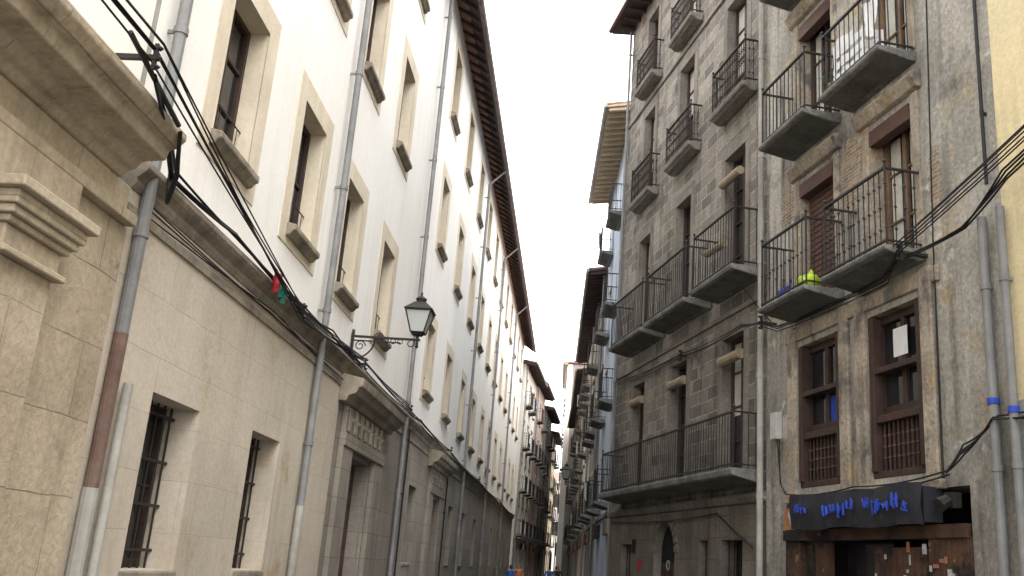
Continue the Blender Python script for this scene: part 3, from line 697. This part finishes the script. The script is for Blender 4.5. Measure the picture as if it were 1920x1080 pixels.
far("narrow_apartment_building",(.70,47.1),(.5,58),-1,14.0,'cream',3,2.7,.7,'eavewood',.7,5)
far("narrow_apartment_building",(.48,58.1),(.25,72),-1,13.4,'ochre',3,2.7,.65,'eavewood',.7,6)
far("narrow_apartment_building",(.22,72.1),(-.1,84),-1,13.6,'greyb',3,2.7,.6,'eavewood',.6,7)
far("cream_corner_building",(-1.15,85),(-1.3,97),-1,19.5,'cream',5,3.0,.3,'palewood',0,8)
far("narrow_apartment_building",(-4.0,69.1),(-3.5,78),1,16.0,'cream',4,2.6,.8,'eavewood',.9,11)
far("narrow_apartment_building",(-3.45,78.1),(-3.0,86),1,16.3,'pink',4,2.5,.8,'eavewood',.9,12)
far("narrow_apartment_building",(-2.95,86.1),(-2.5,95),1,15.5,'greyb',4,2.5,.8,'eavewood',.8,13)
far("narrow_apartment_building",(-2.45,95.1),(-2.1,104),1,14.5,'ochre',4,2.5,.7,'eavewood',.8,14)
B=Bld("arcade_building"); fr=Frame((-14,114),(1,0),1)
ops=[(x,x+1.0,z,z+1.6) for x in [1.2+2.6*i for i in range(10)] for z in (5.2,8.4)]
arc_ops=[(x,x+1.7,0,3.9) for x in [.9+2.35*i for i in range(11)]]
B.g('wall','cream').wall(fr,0,28,0,11.2,ops+arc_ops)
for q in ops: B.g('reveals','cream').reveal(fr,*q,.3); window(B,fr,*q,-.2,nz=2)
for q in arc_ops:
    B.g('reveals','cream').reveal(fr,*q,.6); r=.85; cx=(q[0]+q[1])/2; cz=3.9-r
    for sg in (-1,1):
        arc=[(cx+sg*r*math.cos(t*math.pi/12),cz+r*math.sin(t*math.pi/12)) for t in range(7)]
        for i in range(6):
            p,w_=arc[i],arc[i+1]
            B.g('arches','cream').add(fr,[(p[0],0,p[1]),(w_[0],0,w_[1]),(w_[0],0,3.9),(p[0],0,3.9),(p[0],-.6,p[1]),(w_[0],-.6,w_[1]),(w_[0],-.6,3.9),(p[0],-.6,3.9)],[(0,1,2,3),(0,4,5,1)])
B.g('cornice','trim').box(fr,-.2,28.2,-.2,.35,11.2,11.45); B.g('cornice','trim').box(fr,0,28,-.01,.1,4.3,4.45)
B.g('roof','tile').prism(fr,[(.4,11.46),(.4,11.52),(-5,13),(-5,12)],-.2,28.2)
B.g('body','dark').box(fr,0,28,-8,-3,0,11.1); B.g('vault','greyb').box(fr,0,28,-3,-.62,4.1,11.1)
B.done()
lamp((.88,44.5,5.45),(-1,0),1.25)

# ------------------------------------------------------------------ ground
def sheet(name,mat,x0,x1,y0,y1,z):
    P=Part(name,mat,None); P.add(W0,[(x0,y0,z),(x1,y0,z),(x1,y1,z),(x0,y1,z)],[(0,1,2,3)]); return P.done()
sheet("ground",'paving',-600,600,-600,900,-.13)
sheet("road",'asphalt',-3.0,1.0,-20,112,-.10)
P=Part("pavement",'paving',None,.01); P.box(W0,-4.4,-3.0,-20,69,-.125,0)
P.add(W0,[(1.0,-20,0),(10,-20,0),(9,-5,0),(3.5,17,0),(1.2,26,0),(.6,100,0),(-.4,100,0),(.1,60,0)],[(0,1,2,3,4,5,6,7)]); P.done()

# ------------------------------------------------------------------ people
def skinmat(name,c): 
    if name not in M: M[name]=pmat(name,c,None,8,.7,.05,20,grain=.05)
    return name
skinmat('skin',(.45,.27,.19)); skinmat('hair',(.03,.02,.015)); skinmat('jeans',(.04,.06,.12)); skinmat('darkcloth',(.03,.03,.035)); skinmat('orangecloth',(.75,.22,.08)); skinmat('bluecloth',(.05,.15,.5)); skinmat('yellowcloth',(.7,.6,.1)); skinmat('shoe',(.03,.02,.02))
def person(x,y,rot,shirt,legs,h=1.7,ph=0.25,gz=-.10):
    k=h/1.75; V=[];R_=[];Ed=[]
    def v(p,r,par=None):
        V.append(p);R_.append(r); i=len(V)-1
        if par is not None: Ed.append((par,i))
        return i
    pel=v((0,0,.95),(.15,.11)); wst=v((0,0,1.10),(.13,.095),pel); ch=v((0,.01,1.30),(.165,.11),wst); nk0=v((0,0,1.45),(.085,.075),ch)
    nk=v((0,.0,1.52),(.052,.055),nk0); h1=v((0,.02,1.60),(.075,.09),nk); h2=v((0,.015,1.68),(.078,.098),h1); v((0,.01,1.74),(.05,.06),h2)
    v((0,.115,1.625),(.014,.014),h1)
    for s in (-1,1):
        hip=v((s*.09,0,.88),(.095,.1),pel); kn=v((s*.10,s*ph*.5+.02,.50),(.058,.062),hip); an=v((s*.10,s*ph-.03*s,.09),(.038,.042),kn); v((s*.11,s*ph+.15,.04),(.036,.03),an)
        sh=v((s*.19,0,1.41),(.06,.06),nk0); el=v((s*.24,-s*ph*.3,1.13),(.042,.042),sh); wr=v((s*.25,-s*ph*.5+.06,.89),(.027,.03),el)
        pm=v((s*.25,-s*ph*.5+.08,.82),(.018,.036),wr)
        for f in range(4): a=v((s*.25,-s*ph*.5+.055+.02*f,.765),(.0085,.0085),pm); v((s*.24,-s*ph*.5+.06+.02*f,.735+.004*abs(f-1.5)),(.0075,.0075),a)
        v((s*.235,-s*ph*.5+.13,.80),(.009,.009),pm)
    me=bpy.data.meshes.new("pedestrian"); me.from_pydata([Vector(p)*k for p in V],Ed,[])
    ob=bpy.data.objects.new("pedestrian",me); col.objects.link(ob)
    sk=ob.modifiers.new("skin",'SKIN'); 
    for i,d in enumerate(me.skin_vertices[0].data): d.radius=(R_[i][0]*k,R_[i][1]*k); d.use_root=(i==0)
    sb=ob.modifiers.new("sub",'SUBSURF'); sb.levels=2; sb.render_levels=2
    dg=bpy.context.evaluated_depsgraph_get(); nm=bpy.data.meshes.new_from_object(ob.evaluated_get(dg)); ob.modifiers.clear(); ob.data=nm
    nm.materials.clear()
    for m in ('skin',shirt,legs,'shoe','hair'): nm.materials.append(M[m])
    for p in nm.polygons:
        p.use_smooth=True; c=p.center/k
        if c.z<.09: i=3
        elif abs(c.x)>.195 and c.z<1.18: i=0
        elif c.z<.97: i=2
        elif c.z<1.47: i=1
        elif c.z>1.70 or (c.z>1.56 and c.y<.0): i=4
        else: i=0
        p.material_index=i
    ob.location=(x,y,gz); ob.rotation_euler=(0,0,rot)
person(-1.05,55,0,'bluecloth','jeans',1.80); person(-.62,58,math.pi,'darkcloth','darkcloth',1.86); person(-.80,63,.2,'yellowcloth','jeans',1.84)
person(-2.75,55,math.pi,'orangecloth','darkcloth',1.76); person(-2.85,49,0.1,'bluecloth','jeans',1.70,gz=-.1)

# ------------------------------------------------------------------ light and camera
wd=bpy.data.worlds.new("World"); scene.world=wd; wd.use_nodes=True; nt=wd.node_tree; bg=nt.nodes["Background"]
sdir=Vector((.35,-.55,.78)).normalized()
sky=nt.nodes.new("ShaderNodeTexSky"); sky.sky_type='NISHITA'; sky.sun_disc=False
sky.sun_elevation=math.asin(sdir.z); sky.sun_rotation=math.atan2(sdir.x,sdir.y); sky.dust_density=6; sky.air_density=1; sky.ozone_density=1
hs=nt.nodes.new("ShaderNodeHueSaturation"); hs.inputs["Saturation"].default_value=.12; hs.inputs["Value"].default_value=1.0
nt.links.new(sky.outputs[0],hs.inputs["Color"])
mx=nt.nodes.new("ShaderNodeMix"); mx.data_type='RGBA'; mx.inputs[0].default_value=.85; mx.inputs[7].default_value=(34,34.2,34.8,1)
nt.links.new(hs.outputs[0],mx.inputs[6]); nt.links.new(mx.outputs[2],bg.inputs["Color"]); bg.inputs["Strength"].default_value=.15
sn=bpy.data.lights.new("sun",'SUN'); sn.energy=1.5; sn.angle=math.radians(30); sn.color=(1,.97,.93)
so=bpy.data.objects.new("sun",sn); col.objects.link(so); so.rotation_euler=sdir.to_track_quat('Z','Y').to_euler()
scene.view_settings.view_transform='Standard'; scene.view_settings.look='None'; scene.view_settings.exposure=0
cam=bpy.data.cameras.new("camera"); co=bpy.data.objects.new("camera",cam); col.objects.link(co)
R=Matrix(((0.99541,-0.05779,0.07635),(0.05696,-0.28363,-0.95724),(0.07697,0.95719,-0.27904)))
co.matrix_world=Matrix.Translation((0,0,1.6))@R.to_4x4()
cam.sensor_width=36; cam.lens=1780/1920*36; cam.clip_end=3000; cam.clip_start=.05
scene.camera=co
